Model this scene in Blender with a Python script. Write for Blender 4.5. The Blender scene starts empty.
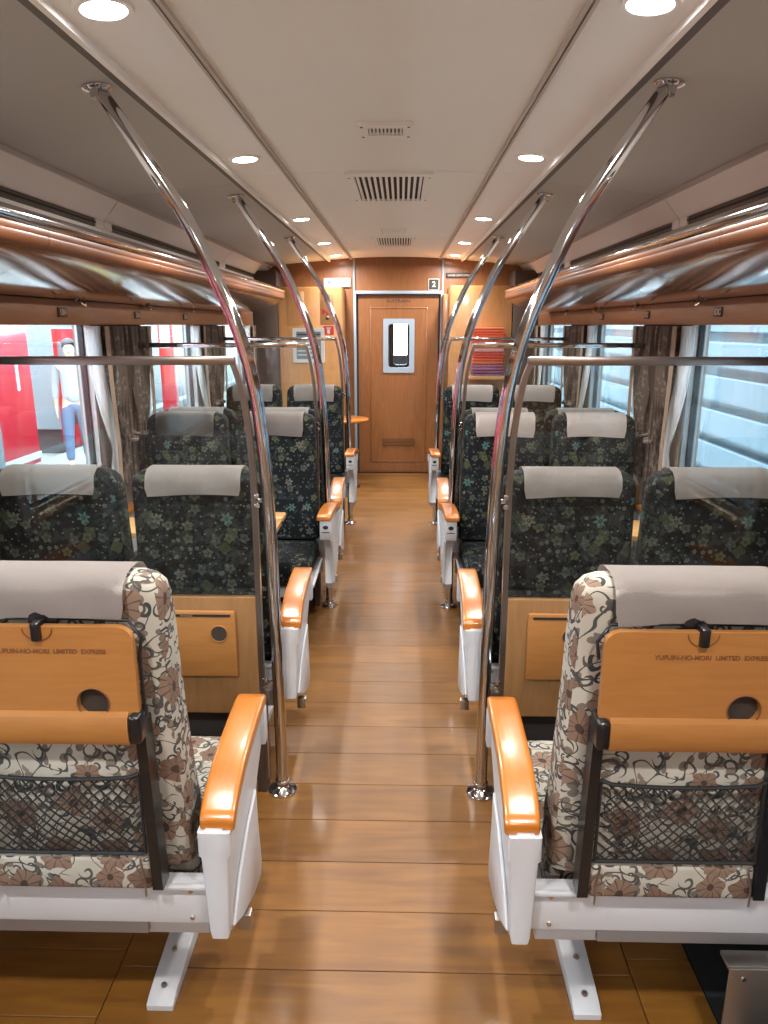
import bpy, bmesh, math, random
from mathutils import Vector, Matrix
random.seed(7)
PI = math.pi
S = bpy.context.scene
COL = S.collection

# ------------------------------------------------------------------ camera, sky, exposure
cam_d = bpy.data.cameras.new('camera'); cam = bpy.data.objects.new('camera', cam_d); COL.objects.link(cam)
cam_d.sensor_fit = 'VERTICAL'; cam_d.sensor_height = 24.0; cam_d.lens = 720 / 1024 * 24.0
cam_d.clip_start = 0.02; cam_d.clip_end = 300
cam.location = (0.06, 0, 1.6)
cam.rotation_euler = (math.radians(90 - 14.56), 0, math.radians(1.31))
S.camera = cam
S.view_settings.view_transform = 'Standard'; S.view_settings.look = 'None'
S.view_settings.gamma = 1; S.view_settings.use_curve_mapping = False
S.view_settings.exposure = 0.82
W = bpy.data.worlds.new('overcast_sky'); S.world = W; W.use_nodes = True
bg = W.node_tree.nodes['Background']; bg.inputs[0].default_value = (0.80, 0.91, 1.0, 1); bg.inputs[1].default_value = 9.0
LAMP_W = 7.0

# ------------------------------------------------------------------ node expression helper
class X:
    """wraps a socket so that node maths can be written as expressions"""
    def __init__(s, t, sock): s.t = t; s.s = sock
    def _m(s, op, *a):
        n = s.t.nodes.new('ShaderNodeMath'); n.operation = op
        for i, v in enumerate((s,) + a):
            if isinstance(v, X): s.t.links.new(v.s, n.inputs[i])
            else: n.inputs[i].default_value = v
        return X(s.t, n.outputs[0])
    def __add__(s, o): return s._m('ADD', o)
    def __sub__(s, o): return s._m('SUBTRACT', o)
    def __mul__(s, o): return s._m('MULTIPLY', o)
    def lt(s, o): return s._m('LESS_THAN', o)
    def gt(s, o): return s._m('GREATER_THAN', o)
    def f(s, op, *a): return s._m(op, *a)
def new_mat(name):
    m = bpy.data.materials.new(name); m.use_nodes = True
    t = m.node_tree; b = t.nodes['Principled BSDF']
    return m, t, b
def col(c):
    c = [v / 255 for v in c]
    return tuple((v / 12.92 if v <= .04045 else ((v + .055) / 1.055) ** 2.4) for v in c) + (1,)
def mix(t, f, a, b):
    n = t.nodes.new('ShaderNodeMix'); n.data_type = 'RGBA'
    for i, v in ((0, f), (6, a), (7, b)):
        if isinstance(v, X): t.links.new(v.s, n.inputs[i])
        else: n.inputs[i].default_value = v
    return X(t, n.outputs[2])
def plain(name, c, rough=.5, metal=0, bump=0, bscale=200, coat=0, var=0, spec=.5):
    m, t, b = new_mat(name)
    b.inputs['Base Color'].default_value = col(c); b.inputs['Roughness'].default_value = rough
    b.inputs['Metallic'].default_value = metal; b.inputs['Coat Weight'].default_value = coat
    b.inputs['Coat Roughness'].default_value = .06; b.inputs['Specular IOR Level'].default_value = spec
    if bump or var:
        tc = t.nodes.new('ShaderNodeTexCoord'); nz = t.nodes.new('ShaderNodeTexNoise')
        nz.inputs['Scale'].default_value = bscale; nz.inputs['Detail'].default_value = 4
        t.links.new(tc.outputs['Object'], nz.inputs['Vector'])
        if bump:
            bp = t.nodes.new('ShaderNodeBump'); bp.inputs['Strength'].default_value = bump; bp.inputs['Distance'].default_value = .002
            t.links.new(nz.outputs[0], bp.inputs['Height']); t.links.new(bp.outputs[0], b.inputs['Normal'])
        if var:
            r = mix(t, X(t, nz.outputs[0]), tuple(v * (1 - var) for v in col(c)[:3]) + (1,), tuple(min(1, v * (1 + var)) for v in col(c)[:3]) + (1,))
            t.links.new(r.s, b.inputs['Base Color'])
    return m
def wood(name, c1, c2, axis='x', scale=9, rough=.3, coat=.4, stain=0, rnd=.12):
    m, t, b = new_mat(name)
    tc = t.nodes.new('ShaderNodeTexCoord'); oi = t.nodes.new('ShaderNodeObjectInfo')
    mp = t.nodes.new('ShaderNodeMapping')
    st = {'x': (.12, 1, 1), 'y': (1, .12, 1), 'z': (1, 1, .12)}[axis]
    mp.inputs['Scale'].default_value = [v * scale * 6 for v in st]
    va = t.nodes.new('ShaderNodeVectorMath'); va.operation = 'ADD'
    t.links.new(tc.outputs['Object'], va.inputs[0]); t.links.new(oi.outputs['Random'], va.inputs[1])
    t.links.new(va.outputs[0], mp.inputs[0])
    nz = t.nodes.new('ShaderNodeTexNoise'); nz.inputs['Scale'].default_value = 1; nz.inputs['Detail'].default_value = 5; nz.inputs['Distortion'].default_value = .6
    t.links.new(mp.outputs[0], nz.inputs['Vector'])
    g = X(t, nz.outputs[0]).f('MULTIPLY_ADD', 2.2, -.6).f('MINIMUM', 1.0).f('MAXIMUM', 0.0)
    cc = mix(t, g, col(c1), col(c2))
    k = X(t, oi.outputs['Random']).f('MULTIPLY_ADD', 2 * rnd, 1 - rnd)
    n2 = t.nodes.new('ShaderNodeTexNoise'); n2.inputs['Scale'].default_value = 2.3; n2.inputs['Detail'].default_value = 6
    gp = t.nodes.new('ShaderNodeNewGeometry'); t.links.new(gp.outputs['Position'], n2.inputs['Vector'])
    if stain:
        k = k * X(t, n2.outputs[0]).f('MULTIPLY_ADD', stain * 2, 1 - stain)
    hs = t.nodes.new('ShaderNodeHueSaturation'); t.links.new(k.s, hs.inputs['Value']); t.links.new(cc.s, hs.inputs['Color'])
    t.links.new(hs.outputs[0], b.inputs['Base Color'])
    b.inputs['Roughness'].default_value = rough; b.inputs['Coat Weight'].default_value = coat; b.inputs['Coat Roughness'].default_value = .12
    if stain:
        rr = X(t, n2.outputs[0]).f('MULTIPLY_ADD', .25, rough - .12); t.links.new(rr.s, b.inputs['Roughness'])
    return m
def surface_uv(t):
    """2D coordinates on the face one looks at, chosen by the object normal"""
    tc = t.nodes.new('ShaderNodeTexCoord')
    p = t.nodes.new('ShaderNodeSeparateXYZ'); t.links.new(tc.outputs['Object'], p.inputs[0])
    n = t.nodes.new('ShaderNodeSeparateXYZ'); t.links.new(tc.outputs['Normal'], n.inputs[0])
    x, y, z = (X(t, p.outputs[i]) for i in range(3))
    nx = X(t, n.outputs[0]).f('ABSOLUTE').gt(.75); nz = X(t, n.outputs[2]).f('ABSOLUTE').gt(.7)
    u = x + nx * (y - x); v = z + nz * (y - z)
    return u, v
def cell(t, u, v, scale, seed, jitter=1.0):
    c = t.nodes.new('ShaderNodeCombineXYZ'); a = u * scale + seed; b = v * scale + seed * 1.7
    t.links.new(a.s, c.inputs[0]); t.links.new(b.s, c.inputs[1])
    vo = t.nodes.new('ShaderNodeTexVoronoi'); vo.voronoi_dimensions = '2D'; vo.inputs['Scale'].default_value = 1; vo.inputs['Randomness'].default_value = jitter
    t.links.new(c.outputs[0], vo.inputs['Vector'])
    sp = t.nodes.new('ShaderNodeSeparateXYZ'); t.links.new(vo.outputs['Position'], sp.inputs[0])
    sc = t.nodes.new('ShaderNodeSeparateColor'); t.links.new(vo.outputs['Color'], sc.inputs[0])
    dx = a - X(t, sp.outputs[0]); dy = b - X(t, sp.outputs[1])
    ang = dy.f('ARCTAN2', dx); r = X(t, vo.outputs['Distance'])
    return r, ang, X(t, sc.outputs[0]), X(t, sc.outputs[1]), X(t, sc.outputs[2])
def flower(r, ang, rnd, n, R, depth=.28):
    return r.lt((ang * n + rnd * 6.28).f('COSINE') * (R * depth) + R * (1 - depth))
def soft_cloth(t, b):
    nz = t.nodes.new('ShaderNodeTexNoise'); nz.inputs['Scale'].default_value = 420
    tc = t.nodes.new('ShaderNodeTexCoord'); t.links.new(tc.outputs['Object'], nz.inputs['Vector'])
    bp = t.nodes.new('ShaderNodeBump'); bp.inputs['Strength'].default_value = .35; bp.inputs['Distance'].default_value = .002
    t.links.new(nz.outputs[0], bp.inputs['Height']); t.links.new(bp.outputs[0], b.inputs['Normal'])
    b.inputs['Roughness'].default_value = .85; b.inputs['Specular IOR Level'].default_value = .2
def dark_floral():
    m, t, b = new_mat('dark_floral_moquette'); u, v = surface_uv(t)
    c = col((17, 22, 25))
    nz = t.nodes.new('ShaderNodeTexNoise'); nz.inputs['Scale'].default_value = 9
    c = mix(t, X(t, nz.outputs[0]), col((4, 6, 8)), col((13, 16, 19)))
    for (sc, seed, n, R, keep, c1, c2, dp) in ((19, 3.1, 3, .50, .45, (17, 21, 24), (30, 34, 35), .3), (30, 9.4, 2, .36, .62, (24, 28, 30), (42, 44, 43), .35),
                                           (16, 21.7, 4, .38, .72, (30, 36, 28), (56, 60, 40), .16), (19, 33.3, 5, .36, .80, (66, 72, 46), (52, 58, 58), .17),
                                           (15, 61.3, 6, .34, .90, (40, 88, 86), (84, 80, 70), .26), (34, 77.7, 5, .28, .78, (60, 64, 56), (92, 90, 80), .2), (48, 5.5, 1, .20, .6, (58, 62, 58), (92, 90, 80), .2)):
        r, a, ra, rb, rc = cell(t, u, v, sc, seed)
        k = flower(r, a, ra, n, R, dp) * rb.gt(keep)
        cc = mix(t, rc, col(c1), col(c2))
        c = mix(t, k, c, cc)
        if n >= 5:
            ring = r.lt(R * .3) * rb.gt(keep)
            c = mix(t, ring * r.gt(R * .14), c, col((28, 33, 33)))
    t.links.new(c.s, b.inputs['Base Color']); soft_cloth(t, b); return m
def beige_floral():
    m, t, b = new_mat('beige_floral_moquette'); u0, v0 = surface_uv(t)
    n0 = t.nodes.new('ShaderNodeTexNoise'); n0.inputs['Scale'].default_value = 11; n0.inputs['Detail'].default_value = 1
    tc = t.nodes.new('ShaderNodeTexCoord'); t.links.new(tc.outputs['Object'], n0.inputs['Vector'])
    sp = t.nodes.new('ShaderNodeSeparateColor'); t.links.new(n0.outputs[1], sp.inputs[0])
    u = u0 + (X(t, sp.outputs[0]) - .5) * .05; v = v0 + (X(t, sp.outputs[1]) - .5) * .05
    c = mix(t, X(t, n0.outputs[0]), col((140, 135, 125)), col((172, 167, 156)))
    # taupe leaf shapes
    r, a, ra, rb, rc = cell(t, u, v, 24, 4.2)
    c = mix(t, flower(r, a, ra, 2, .46, .42) * rb.gt(.45), c, mix(t, rc, col((112, 98, 86)), col((90, 88, 84))))
    # connecting vines
    nv = t.nodes.new('ShaderNodeTexNoise'); nv.inputs['Scale'].default_value = 17; nv.inputs['Detail'].default_value = 0
    t.links.new(tc.outputs['Object'], nv.inputs['Vector'])
    line = (X(t, nv.outputs[0]) - .5).f('ABSOLUTE').lt(.012)
    c = mix(t, line, c, col((62, 63, 62)))
    # curls
    for sc, seed in ((19, 11.3), (27, 40.9)):
        r, a, ra, rb, rc = cell(t, u, v, sc, seed)
        sp_ = (a + r * 13.0 + ra * 6.28).f('SINE')
        k = sp_.gt(.62) * r.lt(.46) * r.gt(.07) * rb.gt(.35)
        c = mix(t, k, c, mix(t, rc, col((50, 54, 57)), col((76, 71, 65))))
    # brown flowers with darker veins
    r, a, ra, rb, rc = cell(t, u, v, 11.5, 27.7, .8)
    fl = flower(r, a, ra, 5, .42, .11) * rb.gt(.25)
    fc = mix(t, (a * 5 + ra * 6.28).f('COSINE').f('ABSOLUTE').lt(.28), mix(t, rc, col((106, 85, 72)), col((124, 104, 90))), col((86, 68, 58)))
    c = mix(t, fl, c, fc)
    c = mix(t, r.lt(.1) * rb.gt(.25), c, col((66, 52, 46)))
    t.links.new(c.s, b.inputs['Base Color']); soft_cloth(t, b); return m
def glass_mat(name, tint, base=.04, gain=.85, rough=0.0):
    m, t, b = new_mat(name); t.nodes.remove(b); out = t.nodes['Material Output']
    tr = t.nodes.new('ShaderNodeBsdfTransparent'); tr.inputs[0].default_value = tint
    gl = t.nodes.new('ShaderNodeBsdfGlossy'); gl.inputs['Roughness'].default_value = rough; gl.inputs[0].default_value = (1, 1, 1, 1)
    lw = t.nodes.new('ShaderNodeLayerWeight'); lw.inputs[0].default_value = .5
    f = X(t, lw.outputs['Facing']).f('POWER', 4.0).f('MULTIPLY_ADD', gain, base)
    mx = t.nodes.new('ShaderNodeMixShader'); t.links.new(f.s, mx.inputs[0]); t.links.new(tr.outputs[0], mx.inputs[1]); t.links.new(gl.outputs[0], mx.inputs[2])
    t.links.new(mx.outputs[0], out.inputs[0]); return m
def emit(name, c, s):
    m, t, b = new_mat(name); b.inputs['Emission Color'].default_value = col(c); b.inputs['Emission Strength'].default_value = s
    b.inputs['Base Color'].default_value = col(c); return m
def sheer(name, c, tr_amt):
    m, t, b = new_mat(name); t.nodes.remove(b); out = t.nodes['Material Output']
    tr = t.nodes.new('ShaderNodeBsdfTransparent'); tl = t.nodes.new('ShaderNodeBsdfTranslucent'); df = t.nodes.new('ShaderNodeBsdfDiffuse')
    tl.inputs[0].default_value = col(c); df.inputs[0].default_value = col(c)
    a = t.nodes.new('ShaderNodeMixShader'); a.inputs[0].default_value = .5; t.links.new(tl.outputs[0], a.inputs[1]); t.links.new(df.outputs[0], a.inputs[2])
    b2 = t.nodes.new('ShaderNodeMixShader'); b2.inputs[0].default_value = tr_amt; t.links.new(a.outputs[0], b2.inputs[1]); t.links.new(tr.outputs[0], b2.inputs[2])
    t.links.new(b2.outputs[0], out.inputs[0]); return m
def brocade():
    m, t, b = new_mat('brown_brocade'); tc = t.nodes.new('ShaderNodeTexCoord')
    sp = t.nodes.new('ShaderNodeSeparateXYZ'); t.links.new(tc.outputs['Object'], sp.inputs[0])
    y, z = X(t, sp.outputs[1]), X(t, sp.outputs[2])
    r, a, ra, rb, rc = cell(t, y, z, 30, 2.2)
    c = mix(t, flower(r, a, ra, 4, .4) * rb.gt(.3), col((108, 92, 82)), col((138, 122, 110)))
    c = mix(t, (y * 150).f('SINE').gt(.55), c, col((78, 62, 52)))
    t.links.new(c.s, b.inputs['Base Color']); b.inputs['Roughness'].default_value = .8; return m

M = dict(
    floor=wood('varnished_floor_oak', (92, 56, 14), (116, 76, 25), 'x', 5, .44, .05, stain=.55, rnd=.10),
    floor_gap=plain('floor_joint', (52, 32, 14), .8),
    wood=wood('honey_maple_veneer', (158, 112, 64), (174, 128, 76), 'x', 10, .35, .35, rnd=.03),
    woodz=wood('oak_panelling', (108, 66, 34), (126, 80, 43), 'z', 8, .38, .3, rnd=.04),
    panel=wood('partition_veneer', (118, 84, 50), (134, 98, 60), 'z', 8, .4, .3, rnd=.03),
    lightz=wood('light_maple_panelling', (158, 110, 62), (172, 124, 74), 'z', 8, .4, .3, rnd=.04),
    tray=wood('orange_tray_veneer', (140, 92, 44), (150, 101, 51), 'x', 14, .45, .12, rnd=.03),
    cap=wood('orange_lacquered_armrest', (156, 88, 24), (166, 98, 30), 'y', 5, .28, .5, rnd=.03),
    rack=wood('red_brown_lacquered_rack', (128, 74, 40), (144, 86, 48), 'y', 5, .10, 1.0, rnd=.05),
    rack_front=wood('orange_brown_rack_fascia', (92, 50, 23), (106, 60, 29), 'y', 5, .42, .08, rnd=.05),
    valance=wood('brown_valance_wood', (116, 72, 38), (132, 84, 46), 'y', 8, .45, .2, rnd=.03),
    chrome=plain('polished_chrome', (205, 205, 208), .07, 1),
    steel=plain('brushed_steel', (172, 168, 164), .34, 1, var=.06, bscale=60),
    frame_metal=plain('grey_steel_edging', (140, 132, 128), .28, 1),
    white=plain('white_painted_metal', (180, 181, 185), .38, 0, coat=.2),
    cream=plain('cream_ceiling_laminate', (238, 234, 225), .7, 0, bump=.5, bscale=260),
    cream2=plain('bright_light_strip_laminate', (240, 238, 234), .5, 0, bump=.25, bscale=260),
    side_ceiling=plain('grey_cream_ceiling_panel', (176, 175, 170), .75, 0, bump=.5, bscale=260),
    rail=plain('pale_ceiling_rail', (188, 178, 168), .5),
    dark=plain('dark_recess', (40, 36, 34), .8),
    grille=plain('brown_slot_grille', (96, 84, 72), .6),
    black=plain('black_plastic', (18, 18, 20), .3, 0, coat=.2),
    cord=plain('black_elastic_cord', (14, 14, 16), .7),
    cover=plain('pink_beige_headrest_cloth', (154, 145, 140), .85, 0, bump=.3, bscale=500, var=.04),
    dark_wall=plain('dark_brown_trim', (60, 44, 34), .6),
    carpet=plain('black_floor_mat', (14, 17, 22), .9),
    beam=plain('grey_painted_beam', (146, 143, 144), .5),
    band=plain('grey_ceiling_band', (92, 86, 82), .6),
    plate=plain('brown_number_plate', (84, 60, 42), .5),
    wallp=plain('taupe_wall_panel', (108, 96, 86), .7),
    paper=plain('white_paper', (178, 180, 178), .6),
    print_blue=plain('grey_blue_print', (96, 108, 116), .6),
    red=plain('red_sticker', (176, 34, 34), .5),
    ink=plain('dark_ink', (28, 24, 22), .6),
    faded=plain('faded_brown_print', (104, 62, 30), .6),
    tint=plain('pale_blue_grey_frame', (128, 142, 156), .5),
    glass=glass_mat('partition_glass', (.968, .985, .982, 1), .030, .85),
    window=glass_mat('window_glass', (.86, .94, .97, 1), .03, .8),
    dark_fab=dark_floral(), beige_fab=beige_floral(),
    lens=emit('lamp_lens', (255, 252, 248), 24),
    lace=sheer('white_lace', (232, 234, 236), .35), brocade=brocade(),
    beige_trim=plain('beige_curtain_trim', (176, 152, 132), .85, 0, var=.15, bscale=90),
    train_red=plain('red_train_paint', (160, 16, 32), .35, 0, coat=.3),
    train_grey=plain('pale_grey_train', (96, 103, 106), .4),
    pave=plain('platform_concrete', (116, 115, 112), .8, 0, var=.08, bscale=2),
    yellow=plain('yellow_tactile_paint', (160, 138, 62), .8),
    siding=plain('pale_blue_siding', (76, 92, 101), .6, 0, var=.05, bscale=3),
    ballast=plain('grey_ballast', (110, 106, 100), .9, 0, var=.3, bscale=12),
    skin=plain('skin', (206, 160, 132), .6), shirt=plain('white_shirt', (150, 156, 160), .8), trousers=plain('pale_blue_trousers', (72, 92, 116), .8), hair=plain('black_hair', (34, 28, 26), .6),
)

# ------------------------------------------------------------------ geometry helpers
def link(name, me, mat=None, parent=None):
    o = bpy.data.objects.new(name, me); COL.objects.link(o)
    if mat is not None and me is not None and not me.materials: me.materials.append(mat)
    if parent: o.parent = parent
    return o
def done(bm, name, mat=None, parent=None, smooth=False, sharp=35):
    bmesh.ops.recalc_face_normals(bm, faces=bm.faces[:])
    me = bpy.data.meshes.new(name); bm.to_mesh(me); bm.free()
    if smooth:
        me.polygons.foreach_set('use_smooth', [True] * len(me.polygons))
        me.set_sharp_from_angle(angle=math.radians(sharp))
    return link(name, me, mat, parent)
def bx(bm, x0, x1, y0, y1, z0, z1, bev=0, seg=2, rot=None, mi=0):
    r = bmesh.ops.create_cube(bm, size=1)
    vs = r['verts']
    mt = Matrix.Translation(((x0 + x1) / 2, (y0 + y1) / 2, (z0 + z1) / 2))
    if rot is not None: mt = mt @ rot
    mt = mt @ Matrix.Diagonal((x1 - x0, y1 - y0, z1 - z0, 1))
    bmesh.ops.transform(bm, matrix=mt, verts=vs)
    if bev:
        es = list({e for v in vs for e in v.link_edges})
        bmesh.ops.bevel(bm, geom=es, offset=bev, segments=seg, profile=.5, affect='EDGES', clamp_overlap=True)
    return vs
def box(name, x0, x1, y0, y1, z0, z1, mat, parent=None, bev=0, seg=2):
    bm = bmesh.new(); bx(bm, x0, x1, y0, y1, z0, z1, bev, seg)
    return done(bm, name, mat, parent, bev > 0)
def tube(bm, pts, r, n=12, closed_ends=True):
    pts = [Vector(p) for p in pts]; rings = []
    up = None
    for i, p in enumerate(pts):
        d = (pts[min(i + 1, len(pts) - 1)] - pts[max(i - 1, 0)]).normalized()
        if up is None:
            up = Vector((0, 0, 1)) if abs(d.z) < .9 else Vector((0, 1, 0))
        a = d.cross(up).normalized(); b = a.cross(d).normalized(); up = b
        rr = r[i] if isinstance(r, (list, tuple)) else r
        rings.append([bm.verts.new(p + (a * math.cos(2 * PI * k / n) + b * math.sin(2 * PI * k / n)) * rr) for k in range(n)])
    for i in range(len(rings) - 1):
        for k in range(n): bm.faces.new((rings[i][k], rings[i][(k + 1) % n], rings[i + 1][(k + 1) % n], rings[i + 1][k]))
    if closed_ends: bm.faces.new(rings[0][::-1]); bm.faces.new(rings[-1])
def lathe(bm, prof, c=(0, 0, 0), n=24):
    rings = []
    for r, z in prof:
        rings.append([bm.verts.new((c[0] + r * math.cos(2 * PI * k / n), c[1] + r * math.sin(2 * PI * k / n), c[2] + z)) for k in range(n)])
    for i in range(len(rings) - 1):
        for k in range(n): bm.faces.new((rings[i][k], rings[i][(k + 1) % n], rings[i + 1][(k + 1) % n], rings[i + 1][k]))
    bm.faces.new(rings[0][::-1]); bm.faces.new(rings[-1])
def prism(bm, poly, axis, a0, a1, bev=0, seg=2):
    """poly in the two other axes (x:(y,z), y:(x,z), z:(x,y)) extruded from a0 to a1"""
    def P(u, v, a): return {'x': (a, u, v), 'y': (u, a, v), 'z': (u, v, a)}[axis]
    A = [bm.verts.new(P(u, v, a0)) for u, v in poly]; B = [bm.verts.new(P(u, v, a1)) for u, v in poly]
    fs = [bm.faces.new(A), bm.faces.new(B[::-1])]
    n = len(poly)
    for i in range(n): fs.append(bm.faces.new((A[i], B[i], B[(i + 1) % n], A[(i + 1) % n])))
    if bev:
        es = list(set(fs[0].edges) | set(fs[1].edges))
        bmesh.ops.bevel(bm, geom=es, offset=bev, segments=seg, profile=.5, affect='EDGES', clamp_overlap=True)
def rrect(x0, x1, y0, y1, r, n=5):
    out = []
    for cx, cy, a0 in ((x1 - r, y1 - r, 0), (x0 + r, y1 - r, 90), (x0 + r, y0 + r, 180), (x1 - r, y0 + r, 270)):
        for k in range(n + 1):
            a = math.radians(a0 + 90 * k / n); out.append((cx + r * math.cos(a), cy + r * math.sin(a)))
    return out
def plate_hole(bm, outer, hole, axis, a0, a1):
    """outer outline with a hole (lists of 2D points), thickness a0..a1, by bridging in one fill"""
    def P(u, v, a): return {'x': (a, u, v), 'y': (u, a, v), 'z': (u, v, a)}[axis]
    loops = []
    for a in (a0, a1):
        ls = []
        for pl in (outer, hole):
            vs = [bm.verts.new(P(u, v, a)) for u, v in pl]
            es = [bm.edges.new((vs[i], vs[(i + 1) % len(vs)])) for i in range(len(vs))]
            ls.append((vs, es))
        bmesh.ops.triangle_fill(bm, use_beauty=True, edges=ls[0][1] + ls[1][1])
        loops.append(ls)
    for j in (0, 1):
        A, B = loops[0][j][0], loops[1][j][0]; n = len(A)
        for i in range(n): bm.faces.new((A[i], B[i], B[(i + 1) % n], A[(i + 1) % n]))
def loft(bm, sections):
    rings = [[bm.verts.new(p) for p in s] for s in sections]; n = len(rings[0])
    for i in range(len(rings) - 1):
        for k in range(n): bm.faces.new((rings[i][k], rings[i][(k + 1) % n], rings[i + 1][(k + 1) % n], rings[i + 1][k]))
    bm.faces.new(rings[0][::-1]); bm.faces.new(rings[-1])
def sup(n=32, e=5.0):
    out = []
    for k in range(n):
        a = 2 * PI * k / n; c, s = math.cos(a), math.sin(a)
        out.append((math.copysign(abs(c) ** (2 / e), c), math.copysign(abs(s) ** (2 / e), s)))
    return out
def catmull(P, n=6):
    P = [Vector(p) for p in P]; out = []
    for i in range(len(P) - 1):
        a, b, c, d = P[max(i - 1, 0)], P[i], P[i + 1], P[min(i + 2, len(P) - 1)]
        for k in range(n):
            t = k / n
            out.append(.5 * ((2 * b) + (c - a) * t + (2 * a - 5 * b + 4 * c - d) * t * t + (3 * b - a - 3 * c + d) * t ** 3))
    out.append(P[-1]); return out
def text(name, body, size, mat, parent, loc, rot=(PI / 2, 0, 0), bold=0.0, sx=1.0):
    c = bpy.data.curves.new(name, 'FONT'); c.body = body; c.size = size; c.align_x = 'CENTER'; c.align_y = 'CENTER'; c.extrude = .0006; c.offset = bold
    o = bpy.data.objects.new(name + '_tmp', c); COL.objects.link(o)
    dg = bpy.context.evaluated_depsgraph_get(); me = bpy.data.meshes.new_from_object(o.evaluated_get(dg))
    bpy.data.objects.remove(o); me.materials.clear()
    r = link(name, me, mat, parent); r.location = loc; r.rotation_euler = rot; r.scale = (sx, 1, 1); return r
def tag(o, label, cat=None, group=None, kind=None):
    if label: o['label'] = label
    if cat: o['category'] = cat
    if group: o['group'] = group
    if kind: o['kind'] = kind
    return o
def empty(name, loc=(0, 0, 0), label=None, cat=None, group=None, kind=None, rz=0):
    o = bpy.data.objects.new(name, None); COL.objects.link(o); o.location = loc; o.rotation_euler = (0, 0, rz); o.empty_display_size = .1
    return tag(o, label, cat, group, kind)
def copy_tree(o, parent=None):
    kids = [c for c in COL.objects if c.parent == o]
    c = o.copy(); COL.objects.link(c); c.parent = parent
    for k in kids: copy_tree(k, c)
    return c

# ------------------------------------------------------------------ measures
WX = 1.42                      # side walls
Y0, Y1 = -1.7, 7.9             # carriage interior
WIN = [(.62 + 1.77 * k, 1.72 + 1.77 * k) for k in (-1, 0, 1, 2, 3)]
SILL, HEAD = .86, 1.635
PART = (2.22, 3.96, 5.77)      # partitions

# ------------------------------------------------------------------ floor
fl = box('floor', -WX, WX, Y0, Y1 + .1, -.05, -.012, M['floor_gap'])
tag(fl, 'varnished orange-brown plank floor running down the aisle', 'floor', kind='structure')
g = .0013
mesh_cache = {}
def plank(x0, x1, y0, y1):
    w, d = round(x1 - x0, 4), round(y1 - y0, 4)
    if (w, d) not in mesh_cache:
        bm = bmesh.new(); bx(bm, -w / 2 + g, w / 2 - g, -d / 2 + g, d / 2 - g, -.012, 0, .0012, 1); o = done(bm, 'plank', M['floor'], fl)
        mesh_cache[(w, d)] = o.data
    else: o = link('plank', mesh_cache[(w, d)], None, fl)
    o.location = ((x0 + x1) / 2, (y0 + y1) / 2, random.uniform(-.0006, 0))
y = 1.487 - .193 * 16
while y < Y1 - .02:
    ye = min(y + .193, Y1)
    plank(-.655, .655, y, ye)
    ys = y + .05
    plank(-1.38, -.655, ys, min(ys + .193, Y1))
    if ys > 2.0: plank(.655, 1.38, ys, min(ys + .193, Y1))
    else: plank(.655, .82, ys, ys + .193)
    y += .193
t = box('floor_mat', .822, 1.38, -1.0, 1.94, -.0115, -.001, M['carpet'])
tag(t, 'black floor mat strip beneath the right foreground seats', 'mat')

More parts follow.
